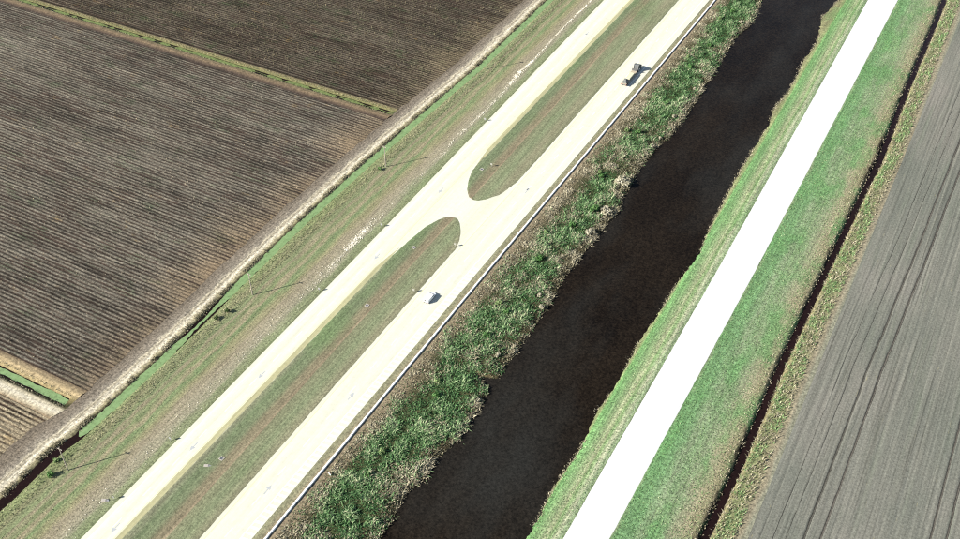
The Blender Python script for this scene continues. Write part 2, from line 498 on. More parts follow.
ISU = [(-166.4, 312.0), (-166.0, 301.3), (-164.3, 295.0), (-161.9, 289.2), (-158.7, 285.0), (-156.5, 284.2), (-154.7, 284.5), (-152.4, 286.6), (-149.0, 291.7), (-148.1, 295.1), (-146.7, 302.8), (-146.4, 313.7)]
ISL = [(-166.4, 240.0), (-165.3, 252.0), (-164.7, 257.7), (-164.1, 261.3), (-163.2, 263.9), (-162.0, 267.2), (-160.3, 269.9), (-158.6, 271.2), (-156.3, 271.3), (-153.9, 269.2), (-151.1, 265.0), (-148.9, 259.9), (-147.9, 255.3), (-147.9, 246.0)]
M_median = band_mat('median_grass', [(-167, (148, 150, 122)), (-164.5, (130, 144, 108)), (-162, (136, 146, 112)), (-160, (152, 144, 116)), (-158.3, (154, 144, 117)), (-157.7, (174, 158, 130)), (-157.2, (148, 150, 118)), (-153, (146, 156, 120)), (-149.5, (158, 156, 126)), (-145, (146, 150, 118))], 0.8, 0.45, 0.22, patch=(128, 152, 104), patch_th=(0.54, 0.7), dy=0.015, fscale=1.7)


def island(name, tip, far):
    """median island: straight edges plus the traced rounded tip, as rows of points across"""
    tl = [p for p in tip]
    k = int(np.argmax([abs(p[1] - far) for p in tl]))
    if far > tl[k][1]:
        L = tl[:k + 1][::-1]; Rr = tl[k:]
        ys = np.concatenate([tl[k][1] + np.array([0, .15, .4, .8, 1.3]), np.arange(tl[k][1] + 2, 330, 0.7), np.arange(330, 600, 2.0), [700, 1200]])
    else:
        L = tl[:k + 1][::-1]; Rr = tl[k:]
        ys = np.concatenate([tl[k][1] - np.array([0, .15, .4, .8, 1.3]), np.arange(tl[k][1] - 2, 232, -0.7), np.arange(231, 40, -2.0), [0, -400]])
    lf, rf = ip(L), ip(Rr)
    yy = np.array(ys)[:, None]
    inl = (yy < 312) if far > 400 else (yy > 240)
    inr = (yy < 313.7) if far > 400 else (yy > 246)
    l = np.where(inl, lf(yy), UPR(yy)) + WOB(yy, 35, .22, .8); r = np.where(inr, rf(yy), LOL(yy)) + WOB(yy, 36, .22, .8)
    s = np.linspace(0, 1, 34)[None, :]
    s = 0.5 - 0.5 * np.cos(s * np.pi) * (0.75 + 0.25 * np.abs(np.cos(s * np.pi)))
    X = l + (r - l) * s; Y = np.broadcast_to(yy, X.shape) + 0.0
    d = np.minimum(X - l, r - X)
    tipd = np.abs(Y - tl[k][1])
    Z = ROADZ + 0.006 + 0.05 * np.clip(np.minimum(d, tipd) / 0.4, 0, 1) - 0.16 * np.clip((d - 2) / 5, 0, 1) ** 1.0
    Z = Z + (fbm(X * 0.7, Y * 0.7, 9) - 0.5) * 0.12 * np.clip((d - 0.8) / 2, 0, 1)
    Z = np.maximum(Z, ROADZ + 0.006)
    return struct(link(name, grid_mesh(name, X, Y, Z), M_median))


island('median', ISU, 600)
island('median', ISL, 0)

# strip between highway and canal: mown edge, barrier, brown grass, scrub, waterline
M_bank = band_mat('canal_bank_soil', [(0, (164, 164, 130)), (1.5, (160, 156, 126)), (3.0, (172, 156, 130)), (6.5, (160, 146, 118)), (9, (92, 92, 64)), (20, (78, 90, 54)), (24, (104, 98, 70)), (27, (94, 86, 62)), (28.4, (40, 34, 28))], 1.2, 0.5, 0.15, dy=0.1)
strip('canal_bank', LOR, lambda y: CL(y) + 0.9 + WOB(y, 21, 1.0, 0.6), 60,
      lambda s, X, Y: np.interp(X - CL(Y) - WOB(Y, 21, 1.0, 0.6), [-32, -24, -16, -5, -1.5, 0, 0.9], [ROADZ, .15, .1, -.1, -.7, -1.2, -2.0]), M_bank, YF,
      lambda X, Y: (X - LOR(Y)) / (CL(Y) + 0.5 - LOR(Y)) * 28.4, rough=0.2)

# canal
M_canal = water_mat('dark_tannin_water', (0.004, 0.003, 0.0024), (0.0125, 0.0092, 0.0062), 0.22, 0.09, (0.015, 0.015, 0.0135))
strip('canal_water', lambda y: CL(y) - 2.0, lambda y: CR(y) + 2.0, 24, lambda s, X, Y: 0 * X - 1.2, M_canal)

# levee bank, levee road, levee berm
M_lev1 = band_mat('levee_bank_grass', [(-12, (140, 140, 104)), (-10.4, (154, 164, 116)), (-9.6, (126, 174, 110)), (-7.6, (136, 174, 118)), (-6.2, (152, 176, 128)), (-4.6, (186, 192, 152)), (-3.4, (146, 176, 120)), (-2.2, (200, 204, 170)), (-1.0, (160, 178, 140)), (0, (146, 164, 124))], 0.9, 0.65, 0.35, patch=(126, 182, 110), patch_th=(0.54, 0.72), dy=0.02, fscale=1.7)
strip('levee_bank', lambda y: CR(y) - 0.9 + WOB(y, 23, 0.6, 0.6), WL, 26,
      lambda s, X, Y: np.interp(X - CR(Y) - WOB(Y, 23, 0.6, 0.6), [-0.9, 0, 1, 3, 9, 14], [-2.0, -1.2, -.6, -.1, .35, .38]), M_lev1, YF, lambda X, Y: X - WL(Y), rough=0.16)
M_white = band_mat('white_shellrock', [(-62, (255, 255, 255)), (-46, (255, 255, 255))], 0, 0.03, 0.03, bump=0.006, rough=0.9, dy=0.01)
strip('levee_road', lambda y: WL(y) - 0.05 + WOB(y, 51, 0.12, 0.6), lambda y: WR(y) + 0.05 + WOB(y, 52, 0.12, 0.6), 14,
      lambda s, X, Y: 0.36 + 0.1 * np.clip(np.minimum(s, 1 - s) * 9, 0, 1) + 0.06 * np.sin(s * np.pi), M_white)
M_lev2 = band_mat('levee_berm_grass', [(0, (154, 172, 130)), (1.2, (126, 166, 114)), (4.5, (132, 172, 120)), (7.5, (156, 174, 136)), (9.5, (142, 168, 124)), (13, (160, 172, 136)), (16.5, (178, 172, 140)), (19.5, (170, 164, 128)), (20.8, (128, 122, 94)), (21.6, (54, 46, 38))], 2.6, 0.75, 0.25, patch=(118, 168, 106), patch_th=(0.47, 0.62), patch_scale=0.11, dy=0.12, fscale=1.7)
strip('levee_berm', WR, lambda y: RD(y) - 0.6 + WOB(y, 24, 0.3, 0.8), 44,
      lambda s, X, Y: np.interp(X - RD(Y), [-24, -12, -4, -2.2, -1.2, -.6], [.38, .15, 0, -.1, -1.0, -1.7]), M_lev2, YF, lambda X, Y: X - WR(Y), rough=0.16)
M_dwater = water_mat('brown_ditch_water', (0.006, 0.0035, 0.0035), (0.013, 0.0065, 0.006), 0.15, 0.12)
strip('ditch_water', lambda y: RD(y) - 2.2, lambda y: RD(y) + 2.2, 5, lambda s, X, Y: 0 * X - 1.0, M_dwater)
strip('ditch_water', lambda y: DT(y) - 2.2, lambda y: DT(y) + 2.2, 5, lambda s, X, Y: 0 * X - 0.30, M_dwater)

# east field with its reedy margin
M_margin = band_mat('field_margin', [(0.5, (60, 52, 40)), (1.6, (164, 156, 116)), (3, (146, 154, 110)), (5.5, (150, 154, 112)), (7, (172, 164, 132)), (8.2, (172, 162, 136)), (9.6, (158, 158, 136))], 1.6, 0.6, 0.2, dy=0.08)
strip('field_margin', lambda y: RD(y) + 0.6 + WOB(y, 25, 0.3, 0.8), lambda y: -15.6 + 0 * y, 24,
      lambda s, X, Y: np.interp(X - RD(Y), [.6, 1.2, 2.0, 6, 10.6], [-1.7, -1.0, -.1, .05, 0]), M_margin, YF, lambda X, Y: X - RD(Y), rough=0.2)


def east_field_mat():
    m, t, p = nodes_of('drilled_grey_soil')
    g = t.nodes.new('ShaderNodeNewGeometry').outputs['Position']
    sp = t.nodes.new('ShaderNodeSeparateXYZ'); t.links.new(g, sp.inputs[0])
    n1 = noise_node(t, g, 1.0, 4, 0.75, 1.5, 0.010)       # drill rows
    n2 = noise_node(t, g, 0.03, 4, 0.6, 1.0, 0.5)        # damp patches
    n3 = noise_node(t, g, 1.4, 4, 0.8)                   # clods
    n4 = noise_node(t, g, 1.0, 3, 0.6, 0.35, 0.02)       # broad tinted lands
    base = ramp_node(t, n2, [(0.35, C(130, 133, 122)), (0.52, C(142, 142, 131)), (0.68, C(151, 148, 138))])
    base = mix_col(t, 'MIX', ramp_node(t, n4, [(0.55, 0.0), (0.72, 0.6)]), base, C(130, 137, 121))
    base = mix_col(t, 'MULTIPLY', 1.0, base, ramp_node(t, n1, [(0.3, 0.45), (0.44, 0.95), (0.7, 1.3)]))
    base = mix_col(t, 'MULTIPLY', 1.0, base, ramp_node(t, n3, [(0.3, 0.6), (0.5, 1.0), (0.7, 1.4)]))
    straw = ramp_node(t, noise_node(t, g, 1.0, 3, 0.6, 1.3, 0.12), [(0.68, 0.0), (0.76, 0.7)])
    base = mix_col(t, 'MIX', straw, base, C(190, 182, 140))
    t.links.new(base, p.inputs['Base Color'])
    p.inputs['Roughness'].default_value = 0.95; p.inputs['Specular IOR Level'].default_value = 0.05
    b = t.nodes.new('ShaderNodeBump'); b.inputs['Strength'].default_value = 0.6; b.inputs['Distance'].default_value = 0.15
    t.links.new(n3, b.inputs['Height']); t.links.new(b.outputs[0], p.inputs['Normal'])
    return m


M_east = east_field_mat()
RUTS = [(-2.0, 0.30, 0.21, 1.0), (2.1, 0.30, 0.22, 1.0), (28.6, 0.26, 0.2, 1.0), (32.6, 0.26, 0.2, 1.0), (-9.6, 0.12, 0.08, .6), (-6.4, 0.12, 0.09, .6), (10.5, 0.1, 0.06, .5), (19.0, 0.1, 0.06, .5)]
RUTX = lambda x0, y: x0 + np.interp(y, [180, 193, 226, 272, 330, 386, 460], [0, 0, .3, 1.0, 2.6, 3.9, 5.2]) * (1.0 if abs(x0) < 12 else 0.6) + WOB(y, 61, 0.35, 0.06) + WOB(np.asarray(y) + x0 * 13, 62, 0.14, 0.5)
xs = np.concatenate([np.arange(-15.6, 62, 0.27), np.linspace(63, 700, 30)])[None, :]
yy = YS[:, None]
X = np.broadcast_to(xs, (len(YS), xs.shape[1])) + 0.0
Y = np.broadcast_to(yy, X.shape) + 0.0
Z = (fbm(X * 1.1, Y * 0.012, 8, 4) - .5) * 0.22 + (fbm(X * 1.3, Y * 0.8, 15) - .5) * 0.12
Z *= np.clip((X + 15.6) / 1.5, 0, 1)
for x0, w, dep, _ in RUTS:
    Z = Z - dep * np.exp(-((X - RUTX(x0, Y)) / w) ** 2)
east_field = struct(link('field', grid_mesh('field', X, Y, Z), M_east))
M_rut = band_mat('wet_rut_soil', [(-1, (96, 94, 86)), (1, (104, 100, 92))], 0, 0.4, 0.2)
for x0, w, dep, k in RUTS[:6]:
    ys_ = np.arange(120, 600, 1.0)[:, None]
    s = np.linspace(-1, 1, 5)[None, :]
    hw = w * 0.95 * (0.75 + 0.5 * fbm(ys_ * .35, ys_ * 0 + x0, 71)) * k
    Xr = RUTX(x0, ys_) + s * hw; Yr = np.broadcast_to(ys_, Xr.shape) + 0.0
    Zr = 0.012 - dep * 0.75 * np.exp(-(s * hw / w) ** 2) + 0.02 * np.abs(s)
    link('tyre_rut', grid_mesh('tyre_rut', Xr, Yr, Zr + 0.05), M_rut, east_field)

# ------------------------------------------------------------------ markings on the highway
M_wpaint = plain('white_road_paint', (0.66, 0.66, 0.60), 0.6, var=0.05)
M_ypaint = plain('yellow_road_paint', (0.62, 0.55, 0.27), 0.6, var=0.1)
M_gpaint = plain('grey_arrow_tint', (0.27, 0.285, 0.29), 0.7, var=0.15)
M_beige = band_mat('beige_shoulder_asphalt', [(-170, (206, 202, 158)), (-160, (206, 202, 158))], 0, 0.12, 0.15, bump=0.01)


def sheet(name, poly, z, mat, parent):
    n = len(poly)
    me = bpy.data.meshes.new(name)
    me.from_pydata([(x, y, z) for x, y in poly], [], [tuple(range(n))])
    me.update()
    if me.polygons[0].normal.z < 0:
        me.flip_normals()
    return link(name, me, mat, parent)


def line(name, fx, y0, y1, w, z, mat, parent, step=6.0):
    ys = np.linspace(y0, y1, max(2, int((y1 - y0) / step)))[:, None]
    s = np.array([[-.5, .5]])
    Xl = fx(ys) + s * w; Yl = np.broadcast_to(ys, Xl.shape) + 0.0
    return link(name, grid_mesh(name, Xl, Yl, Xl * 0 + z), mat, parent)


Z1, Z2 = ROADZ + 0.004, ROADZ + 0.008
for a, b in ((60, 247), (303, 600)):
    ys = np.arange(a, b, 1.5)[:, None]; s = np.linspace(0, 1, 4)[None, :]
    wd = np.clip(np.minimum(ys - a if a > 100 else 99, b - ys if b < 300 else 99) / 14, 0.05, 1)
    Xs = UPR(ys) - 0.02 - 1.75 * wd * (1 - s) + WOB(ys, 44, .12, .4) * (1 - s) * wd
    link('paved_shoulder', grid_mesh('paved_shoulder', Xs, np.broadcast_to(ys, Xs.shape) + 0.0, Xs * 0 + Z1), M_beige, highway)
for fx, mat, nm in ((lambda y: UPL(y) + 1.9, M_wpaint, 'edge_line'), (lambda y: UPR(y) - 2.1, M_ypaint, 'edge_line'),
                    (lambda y: LOL(y) + 1.2, M_ypaint, 'edge_line'), (lambda y: LOR(y) - 2.9, M_wpaint, 'edge_line')):
    line(nm, fx, 60, 600, 0.28, Z2, mat, highway)
for fx in (lambda y: (UPL(y) + UPR(y)) / 2, lambda y: (LOL(y) + LOR(y)) / 2 - 0.6):
    for y0 in np.arange(80, 540, 12.2):
        line('lane_dash', fx, y0, y0 + 3.6, 0.22, Z2, M_wpaint, highway)
for y0 in np.arange(112, 250, 2.1):                    # pale bars on the canal side shoulder
    x1 = float(LOR(y0)) - 0.35
    sheet('shoulder_bar', [(x1 - 2.3, y0), (x1, y0 + .25), (x1, y0 + 1.0), (x1 - 2.3, y0 + .75)], Z1, M_wpaint, highway)
ARROW = [(-.16, -1.9), (.16, -1.9), (.16, .1), (.75, .1), (0, 1.8), (-.75, .1), (-.16, .1)]  # one-way arrows of a map overlay, built as road marking
for x, y, d in ((-170.4, 283.6, -1), (-170.9, 238.0, -1), (-171.9, 171.0, -1), (-171.9, 137.6, -1), (-172.2, 104.5, -1), (-171.2, 425.8, -1),
                (-140.7, 299.6, 1), (-141.6, 177.0, 1), (-142.7, 135.4, 1)):
    sheet('map_arrow', [(x + p * d, y + q * d) for p, q in ARROW], Z2, M_gpaint, highway)


def rot(poly, cx, cy, a):
    c, s = math.cos(a), math.sin(a)
    return [(cx + (x - cx) * c - (y - cy) * s, cy + (x - cx) * s + (y - cy) * c) for x, y in poly]


# ------------------------------------------------------------------ vegetation
def blades(name, P, L, W, tint, lean, mat, seed, parent=None, bias=(0.0, 0.0)):
    """bent leaf blades: five points and three triangles each"""
    r = np.random.default_rng(seed)
    n = len(P)
    a = r.uniform(0, 2 * np.pi, n)
    ln = lean * (0.35 + r.random(n))
    dx = np.cos(a) * ln + bias[0]; dy = np.sin(a) * ln + bias[1]
    wa = a + np.pi / 2 + r.normal(0, 0.5, n)
    wx = np.cos(wa) * W / 2; wy = np.sin(wa) * W / 2
    z = np.zeros(n)
    up = np.sqrt(np.clip(1 - np.clip(ln, 0, .95) ** 2, 0.08, 1))
    v = np.empty((n, 5, 3), np.float32)
    v[:, 0] = P + np.stack([-wx * .6, -wy * .6, z], 1)
    v[:, 1] = P + np.stack([wx * .6, wy * .6, z], 1)
    mx, my, mz = dx * L * .35, dy * L * .35, up * L * .62
    v[:, 2] = P + np.stack([mx - wx, my - wy, mz], 1)
    v[:, 3] = P + np.stack([mx + wx, my + wy, mz], 1)
    v[:, 4] = P + np.stack([dx * L, dy * L, mz + up * L * .28], 1)
    b = np.arange(n)[:, None] * 5
    f = np.concatenate([b + np.array([[0, 1, 3]]), b + np.array([[0, 3, 2]]), b + np.array([[2, 3, 4]])], 0)
    t = np.repeat(np.clip(tint, 0, 1), 5)
    return link(name, make_mesh(name, v.reshape(-1, 3), f, {'tint': t}), mat, parent)


def scatter(n, x0, x1, y0, y1):
    return RNG.uniform(x0, x1, n), RNG.uniform(y0, y1, n)


def pts(x, y, z):
    p = np.stack([x, y, z], 1)
    return p[near_view(p)]


M_scrub = leaf_mat('scrub_leaves', [(0.0, (0.012, 0.03, 0.012)), (0.3, (0.05, 0.115, 0.045)), (0.6, (0.12, 0.215, 0.09)), (0.85, (0.24, 0.32, 0.17)), (1.0, (0.36, 0.38, 0.24))], 0.25)
M_dry = leaf_mat('dry_reed_leaves', [(0.0, (0.045, 0.045, 0.025)), (0.35, (0.17, 0.155, 0.10)), (0.7, (0.30, 0.27, 0.19)), (1.0, (0.48, 0.44, 0.32))], 0.25)
M_grass = leaf_mat('verge_grass_blades', [(0.0, (0.07, 0.09, 0.045)), (0.35, (0.16, 0.19, 0.09)), (0.7, (0.26, 0.25, 0.15)), (1.0, (0.46, 0.42, 0.28))], 0.25)
M_lush = leaf_mat('lush_grass_blades', [(0.0, (0.06, 0.12, 0.05)), (0.4, (0.13, 0.23, 0.09)), (0.75, (0.21, 0.30, 0.14)), (1.0, (0.44, 0.44, 0.28))], 0.25)
M_cane = leaf_mat('cane_leaves', [(0.0, (0.022, 0.022, 0.014)), (0.4, (0.07, 0.065, 0.042)), (0.75, (0.13, 0.12, 0.075)), (1.0, (0.26, 0.22, 0.14))], 0.2)
M_straw = leaf_mat('cane_straw', [(0.0, (0.05, 0.043, 0.033)), (0.4, (0.14, 0.12, 0.09)), (0.75, (0.25, 0.22, 0.165)), (1.0, (0.42, 0.36, 0.24))], 0.15)
BANKZ = lambda x, y: np.interp(x - CL(y), [-32, -24, -16, -5, -1.5, 0, 0.9], [ROADZ, .15, .1, -.1, -.7, -1.2, -2.0])


# canal bank: scrub and reeds
def bank_points(n, u0, u1, power=1.0):
    y = RNG.uniform(70, 560, n)
    l = RAIL(y); r = CL(y) + 0.5 + WOB(y, 21, 1.0, 0.6)
    u = u0 + (u1 - u0) * RNG.random(n) ** power
    x = l + (r - l) * u
    return x, y, u


x, y, u = bank_points(230000, 0.07, 1.0)
g = 0.5 + 1.25 * (fbm(x * 0.16, y * 0.1, 100, 4) - 0.5)                       # green where high
clump = 0.5 + 1.35 * (fbm(x * 0.3, y * 0.3, 120, 4) - 0.5)
greenness = g + 0.30 * np.exp(-((u - 0.60) / 0.29) ** 2) - 0.40 * np.clip((u - 0.84) / 0.12, 0, 1) - 0.34 * np.clip((0.34 - u) / 0.14, 0, 1)
greenness = greenness - 0.15 * np.clip((y - 235) / 60, 0, 1) * np.clip((360 - y) / 40, 0, 1)
greenness = greenness + 0.07 * np.clip((250 - y) / 40, 0, 1) + RNG.normal(0, 0.19, len(x))
keep = RNG.random(len(x)) < 0.38 + 1.3 * np.clip(clump - 0.28, 0, 1)
isg = greenness > 0.52
for nm, sel, mat, lab, L0, sd in (('canal_scrub', keep & isg, M_scrub, 'tall green scrub growing thick along the dark canal', 1.5, 1),
                                  ('dry_reeds', keep & ~isg, M_dry, 'tan dry reeds and brush fringing the scrub beside the canal', 1.25, 2)):
    p = np.stack([x, y, BANKZ(x, y)], 1)
    s2 = sel & near_view(p)
    p = p[s2]; c = clump[s2]; uu = u[s2]
    L = RNG.choice([.75, 1.0, 1.0, 1.45], len(p)) * L0 * (0.25 + 1.25 * np.clip(c - 0.1, 0, 1)) * RNG.uniform(0.6, 1.2, len(p)) * np.clip(0.4 + uu * 1.6, 0.4, 1)
    W = RNG.uniform(0.14, 0.34, len(p))
    tint = 0.06 + 0.85 * c + RNG.normal(0, 0.2, len(p))
    stuff(blades(nm, p, L, W, tint, 0.95, mat, sd), lab, 'scrub' if sd == 1 else 'reeds')

# levee: short lush grass, a thin reed line at the waterline
x, y = scatter(80000, -71, -25, 120, 560)
ok = ((x > CR(y) + 0.6) & (x < WL(y) - 0.3)) | ((x > WR(y) + 0.3) & (x < RD(y) - 3))
x, y = x[ok], y[ok]
zl = np.where(x < -55, np.interp(x - CR(y), [-0.9, 0, 1, 3, 9, 14], [-2, -1.2, -.6, -.1, .35, .38]), np.interp(x - RD(y), [-24, -12, -4, -2.2], [.38, .15, 0, -.1]))
p = np.stack([x, y, zl], 1); k = near_view(p); p = p[k]
tint = 0.15 + 0.6 * fbm(p[:, 0] * .4, p[:, 1] * .05, 201) + RNG.normal(0, .18, len(p))
stuff(blades('levee_grass', p, RNG.uniform(.14, .34, len(p)), RNG.uniform(.12, .3, len(p)), tint, .8, M_lush, 3), 'bright green mown grass covering both levee banks', 'grass')
y = RNG.uniform(130, 560, 5200); x = CR(y) + WOB(y, 23, 0.6, 0.6) + RNG.normal(0.1, 0.4, len(y))
dens = fbm(y * .12, y * 0 + 1, 207)
k = RNG.random(len(y)) < np.clip((dens - .3) * 2.6, 0, 1)
p = pts(x[k], y[k], np.full(k.sum(), -1.2) + 0.4 * np.clip(x[k] - CR(y[k]), 0, 1))
stuff(blades('waterline_reeds', p, RNG.uniform(.4, 1.0, len(p)), RNG.uniform(.1, .25, len(p)), RNG.uniform(.2, 1, len(p)), .8, M_dry, 4), 'thin tan reed fringe along the levee waterline', 'reeds')

# east ditch: dry tufts on its west lip, taller mixed reeds on its east bank
x, y = scatter(42000, -34, -15, 150, 570)
rel = x - RD(y)
west = (rel > -5.5) & (rel < -0.9); east = (rel > 1.0) & (rel < 7.2)
k = ((west & (RNG.random(len(x)) < .45)) | (east & (RNG.random(len(x)) < .95))) & (fbm(x * .5, y * .5, 220) > .3)
x, y, rel = x[k], y[k], rel[k]
zz = np.interp(rel, [-5.5, -2.2, -1.2, 0, 1.2, 2.0, 7], [0, -.1, -1.0, -1, -1.0, -.1, .05])
p = np.stack([x, y, zz], 1); k = near_view(p); p = p[k]; rel = rel[k]
gr = (fbm(p[:, 0] * .5, p[:, 1] * .18, 222) + RNG.normal(0, .07, len(p)) > .52) & (rel > 1.5)
L = np.where(rel > 0, RNG.uniform(.6, 1.5, len(p)), RNG.uniform(.3, .8, len(p)))
for nm, s2, mat, lab, sd in (('ditch_reeds', ~gr, M_dry, 'pale dry reeds lining the narrow brown ditch', 5), ('ditch_weeds', gr, M_lush, 'green weeds among the reeds on the field side of the ditch', 6)):
    stuff(blades(nm, p[s2], L[s2], RNG.uniform(.12, .3, s2.sum()), 0.2 + RNG.uniform(0, .75, s2.sum()), .8, mat, sd), lab, 'reeds' if sd == 5 else 'weeds')

# west verge, median, roadside
x, y = scatter(150000, -208, -130, 70, 560)
inv = (x > DT(y) + 1.8) & (x < UPL(y) - 0.4)
inm = ((x > UPR(y) + .8) & (x < LOL(y) - .8) & ((y < 255) | (y > 303)))
inr = (x > LOR(y) + 0.3) & (x < RAIL(y) + 8)
brush = inv & (x < DT(y) + 7.0)
k = brush | (inv & (RNG.random(len(x)) < .5)) | (inm & (RNG.random(len(x)) < .35)) | inr
x, y, brush, inr, inm = x[k], y[k], brush[k], inr[k], inm[k]
zz = np.interp(x - DT(y), [0.7, 1.5, 2.4, 4, 7], [-.6, -.34, -.05, .12, 0]) + np.interp(x, [-181, -178], [0, .24]) * (x < -177)
zz = np.where(inr, .12, np.where(inm, .14, zz))
p = np.stack([x, y, zz], 1); k = near_view(p); p, brush, inr, inm = p[k], brush[k], inr[k], inm[k]
L = np.where(brush, RNG.uniform(.3, .85, len(p)), RNG.uniform(.1, .26, len(p)))
L = np.where(inr & (p[:, 0] > RAIL(p[:, 1]) + 1), RNG.uniform(.25, .6, len(p)), L)
tint = .1 + .7 * fbm(p[:, 0] * .5, p[:, 1] * .08, 231) + RNG.normal(0, .2, len(p))
hl = RNG.random(len(p)) < .5
stuff(blades('verge_grass', p, L, RNG.uniform(.1, .26, len(p)), tint, .85, M_grass, 7), 'rough olive grass and brush on the verges and median of the highway', 'grass')

# track bank tufts
y = RNG.uniform(80, 560, 26000); y = y[fbm(y * .3, y * 0 + 7, 250) > .5]; rel = -2.2 + RNG.normal(0, .6, len(y)); x = DT(y) + rel
p = pts(x, y, np.interp(rel, [-3, -2.2, -1.6, -.7], [0, -.02, -.28, -.6]))
stuff(blades('track_bank_tufts', p, RNG.uniform(.25, .7, len(p)), RNG.uniform(.1, .26, len(p)), RNG.uniform(0, .9, len(p)), .8, M_dry, 8), 'dry tufts along the lip of the duckweed ditch', 'weeds')

for yc, hw, n, sd, lab in ((322.4, 2.2, 5000, 81, 'dry weeds along the ditch between the two large fields'), (133.0, 2.6, 2600, 82, 'dry weeds along the short ditch by the corner field')):
    sg = RNG.choice([-1, 1], n); y = yc + sg * (hw * .75 + np.abs(RNG.normal(0, .5, n))); x = FE(y) - 1.5 - 240 * RNG.random(n)
    p = pts(x, y, np.interp(np.abs(y - yc), [1.2, 2.2, 4], [-.6, .12, .25]))
    stuff(blades('ditch_weeds', p, RNG.uniform(.25, .7, len(p)), RNG.uniform(.1, .26, len(p)), RNG.uniform(0, .95, len(p)), .8, M_grass if sd == 81 else M_dry, sd), lab, 'weeds')

# west fields: cut straw on the ridges, standing cane in the far field
def row_plants(name, y0, y1, per, L0, L1, mat, seed, label, cat, gap=0.0, jit=.22):
    rows = np.arange(math.ceil(y0 / PITCH), math.floor(y1 / PITCH))
    n = int(250 * per)
    yy = np.repeat((rows + 0.5) * PITCH, n) + RNG.normal(0, jit, len(rows) * n)
    xx = FE(yy) - 3 - 265 * RNG.random(len(yy))
    k = fbm(xx * .06, yy * .12, seed + 300) + RNG.normal(0, .08, len(yy)) > gap
    xx, yy = xx[k], yy[k]
    p = pts(xx, yy, row_height(xx, yy, .28) - .03)
    tint = .05 + .75 * fbm(p[:, 0] * .05, p[:, 1] * .2, seed + 310) + RNG.normal(0, .2, len(p))
    L = RNG.uniform(L0, L1, len(p))
    return stuff(blades(name, p, L, RNG.uniform(.1, .28, len(p)), tint, .8, mat, seed), label, cat)


row_plants('cane_stubble', 141, 314, 1.1, .2, .55, M_straw, 21, 'rows of grey cut stubble across the large middle field', 'stubble', .38)
row_plants('standing_cane', 328, 600, 1.5, .6, 1.35, M_cane, 22, 'dark brown rows of unharvested crop in the far top field', 'crop', .3, .3)
row_plants('cane_stubble', 60, 124, 1.4, .2, .5, M_straw, 23, 'pale straw stubble in the small corner field by the crossing track', 'stubble', .3)

# duckweed
def duckweed_mat():
    m, t, p = nodes_of('duckweed')
    g = t.nodes.new('ShaderNodeNewGeometry').outputs['Position']
    n = noise_node(t, g, 0.8, 4, 0.7)
    t.links.new(ramp_node(t, n, [(0.3, C(104, 128, 78)), (0.46, C(136, 170, 108)), (0.7, C(152, 186, 124))]), p.inputs['Base Color'])
    p.inputs['Roughness'].default_value = 0.8
    return m


M_duck = duckweed_mat()
M_duck_dull = band_mat('dull_duckweed', [(-1, (126, 142, 88)), (1, (126, 142, 88))], 0, 0.5, 0.0, bump=0.02)
ys = np.arange(124.4, 580, 0.8)[:, None]; s = np.linspace(0, 1, 5)[None, :]
l = DT(ys) - 1.5 + WOB(ys, 81, .5, .7) + WOB(ys, 83, .3, 2.0); r_ = DT(ys) + 1.75 + WOB(ys, 82, .6, .7) + WOB(ys, 84, .35, 2.0)
nar = np.interp(ys, [124.4, 126, 150, 168, 176, 182, 192, 198, 580], [.2, .9, 1, .85, .35, .3, .5, 1, 1])
mid = (l + r_) / 2; Xd = mid + (s - .5) * (r_ - l) * nar
stuff(link('duckweed', grid_mesh('duckweed', Xd, np.broadcast_to(ys, Xd.shape) + 0.0, Xd * 0 - 0.28), M_duck), 'long light green duckweed ribbon on the ditch beside the farm track', 'duckweed')


def cross_duck(yc, hw, xend, label, patchy):
    t = np.arange(-340, 0.01, 0.8)[:, None] + xend
    s = np.linspace(-1, 1, 5)[None, :]
    w = hw * (0.75 + 0.6 * (fbm(t * .3, t * 0 + yc, 91) - .3)) * np.clip((xend + .3 - t) / .8, .3, 1)
    if patchy:
        w = w * np.clip((fbm(t * .2, t * 0 + 2, 92) - .28) * 6, .15, 1)
    Yc = yc + s * w + WOB(t, 93, .25, .3); Xc = np.broadcast_to(t, Yc.shape) + 0.0
    stuff(link('duckweed', grid_mesh('duckweed', Xc, Yc, Xc * 0 - 0.60), M_duck_dull if patchy else M_duck), label, 'duckweed')
    Yw = yc + s * (hw + .6)
    Xw = np.broadcast_to(t[::8], (len(t[::8]), 5)) + 0.0
    struct(link('ditch_water', grid_mesh('ditch_water', Xw, np.broadcast_to(Yw, Xw.shape) + 0.0, Xw * 0 - 0.63), M_dwater))


cross_duck(322.5, 1.1, -217.8, 'thin green duckweed strip on the ditch between the two large fields', True)
cross_duck(133.0, 1.3, -218.0, 'short wide duckweed patch on the ditch by the corner field', False)

# limestone chips along the verge
M_chip = plain('limestone_chips', (0.62, 0.58, 0.48), 0.9, var=.2)
CH = ip([(-182.5, 100), (-182.5, 222), (-182.7, 235), (-183.0, 251), (-181.9, 306), (-183.3, 317), (-182.8, 330), (-182.3, 344), (-182.2, 358), (-183.7, 379), (-182.8, 392), (-183.6, 410), (-183.9, 433), (-183.4, 453), (-183.4, 520)])
y = RNG.uniform(85, 520, 26000)
dens = np.interp(y, [85, 200, 215, 232, 240, 252, 258, 262, 300, 310, 330, 360, 372, 384, 392, 430, 455, 520], [.03, .04, .12, .7, .9, .7, .2, .04, .04, .25, .25, .3, .8, .7, .45, .5, .45, .35])
dens = dens * (0.2 + 1.6 * np.clip(fbm(y * .35, y * 0 + 5, 240) - .3, 0, 1))
wid = np.interp(y, [85, 200, 230, 256, 270, 330, 360, 375, 390, 520], [1.8, 1.5, .75, .75, .6, .35, .4, .7, .3, .2])
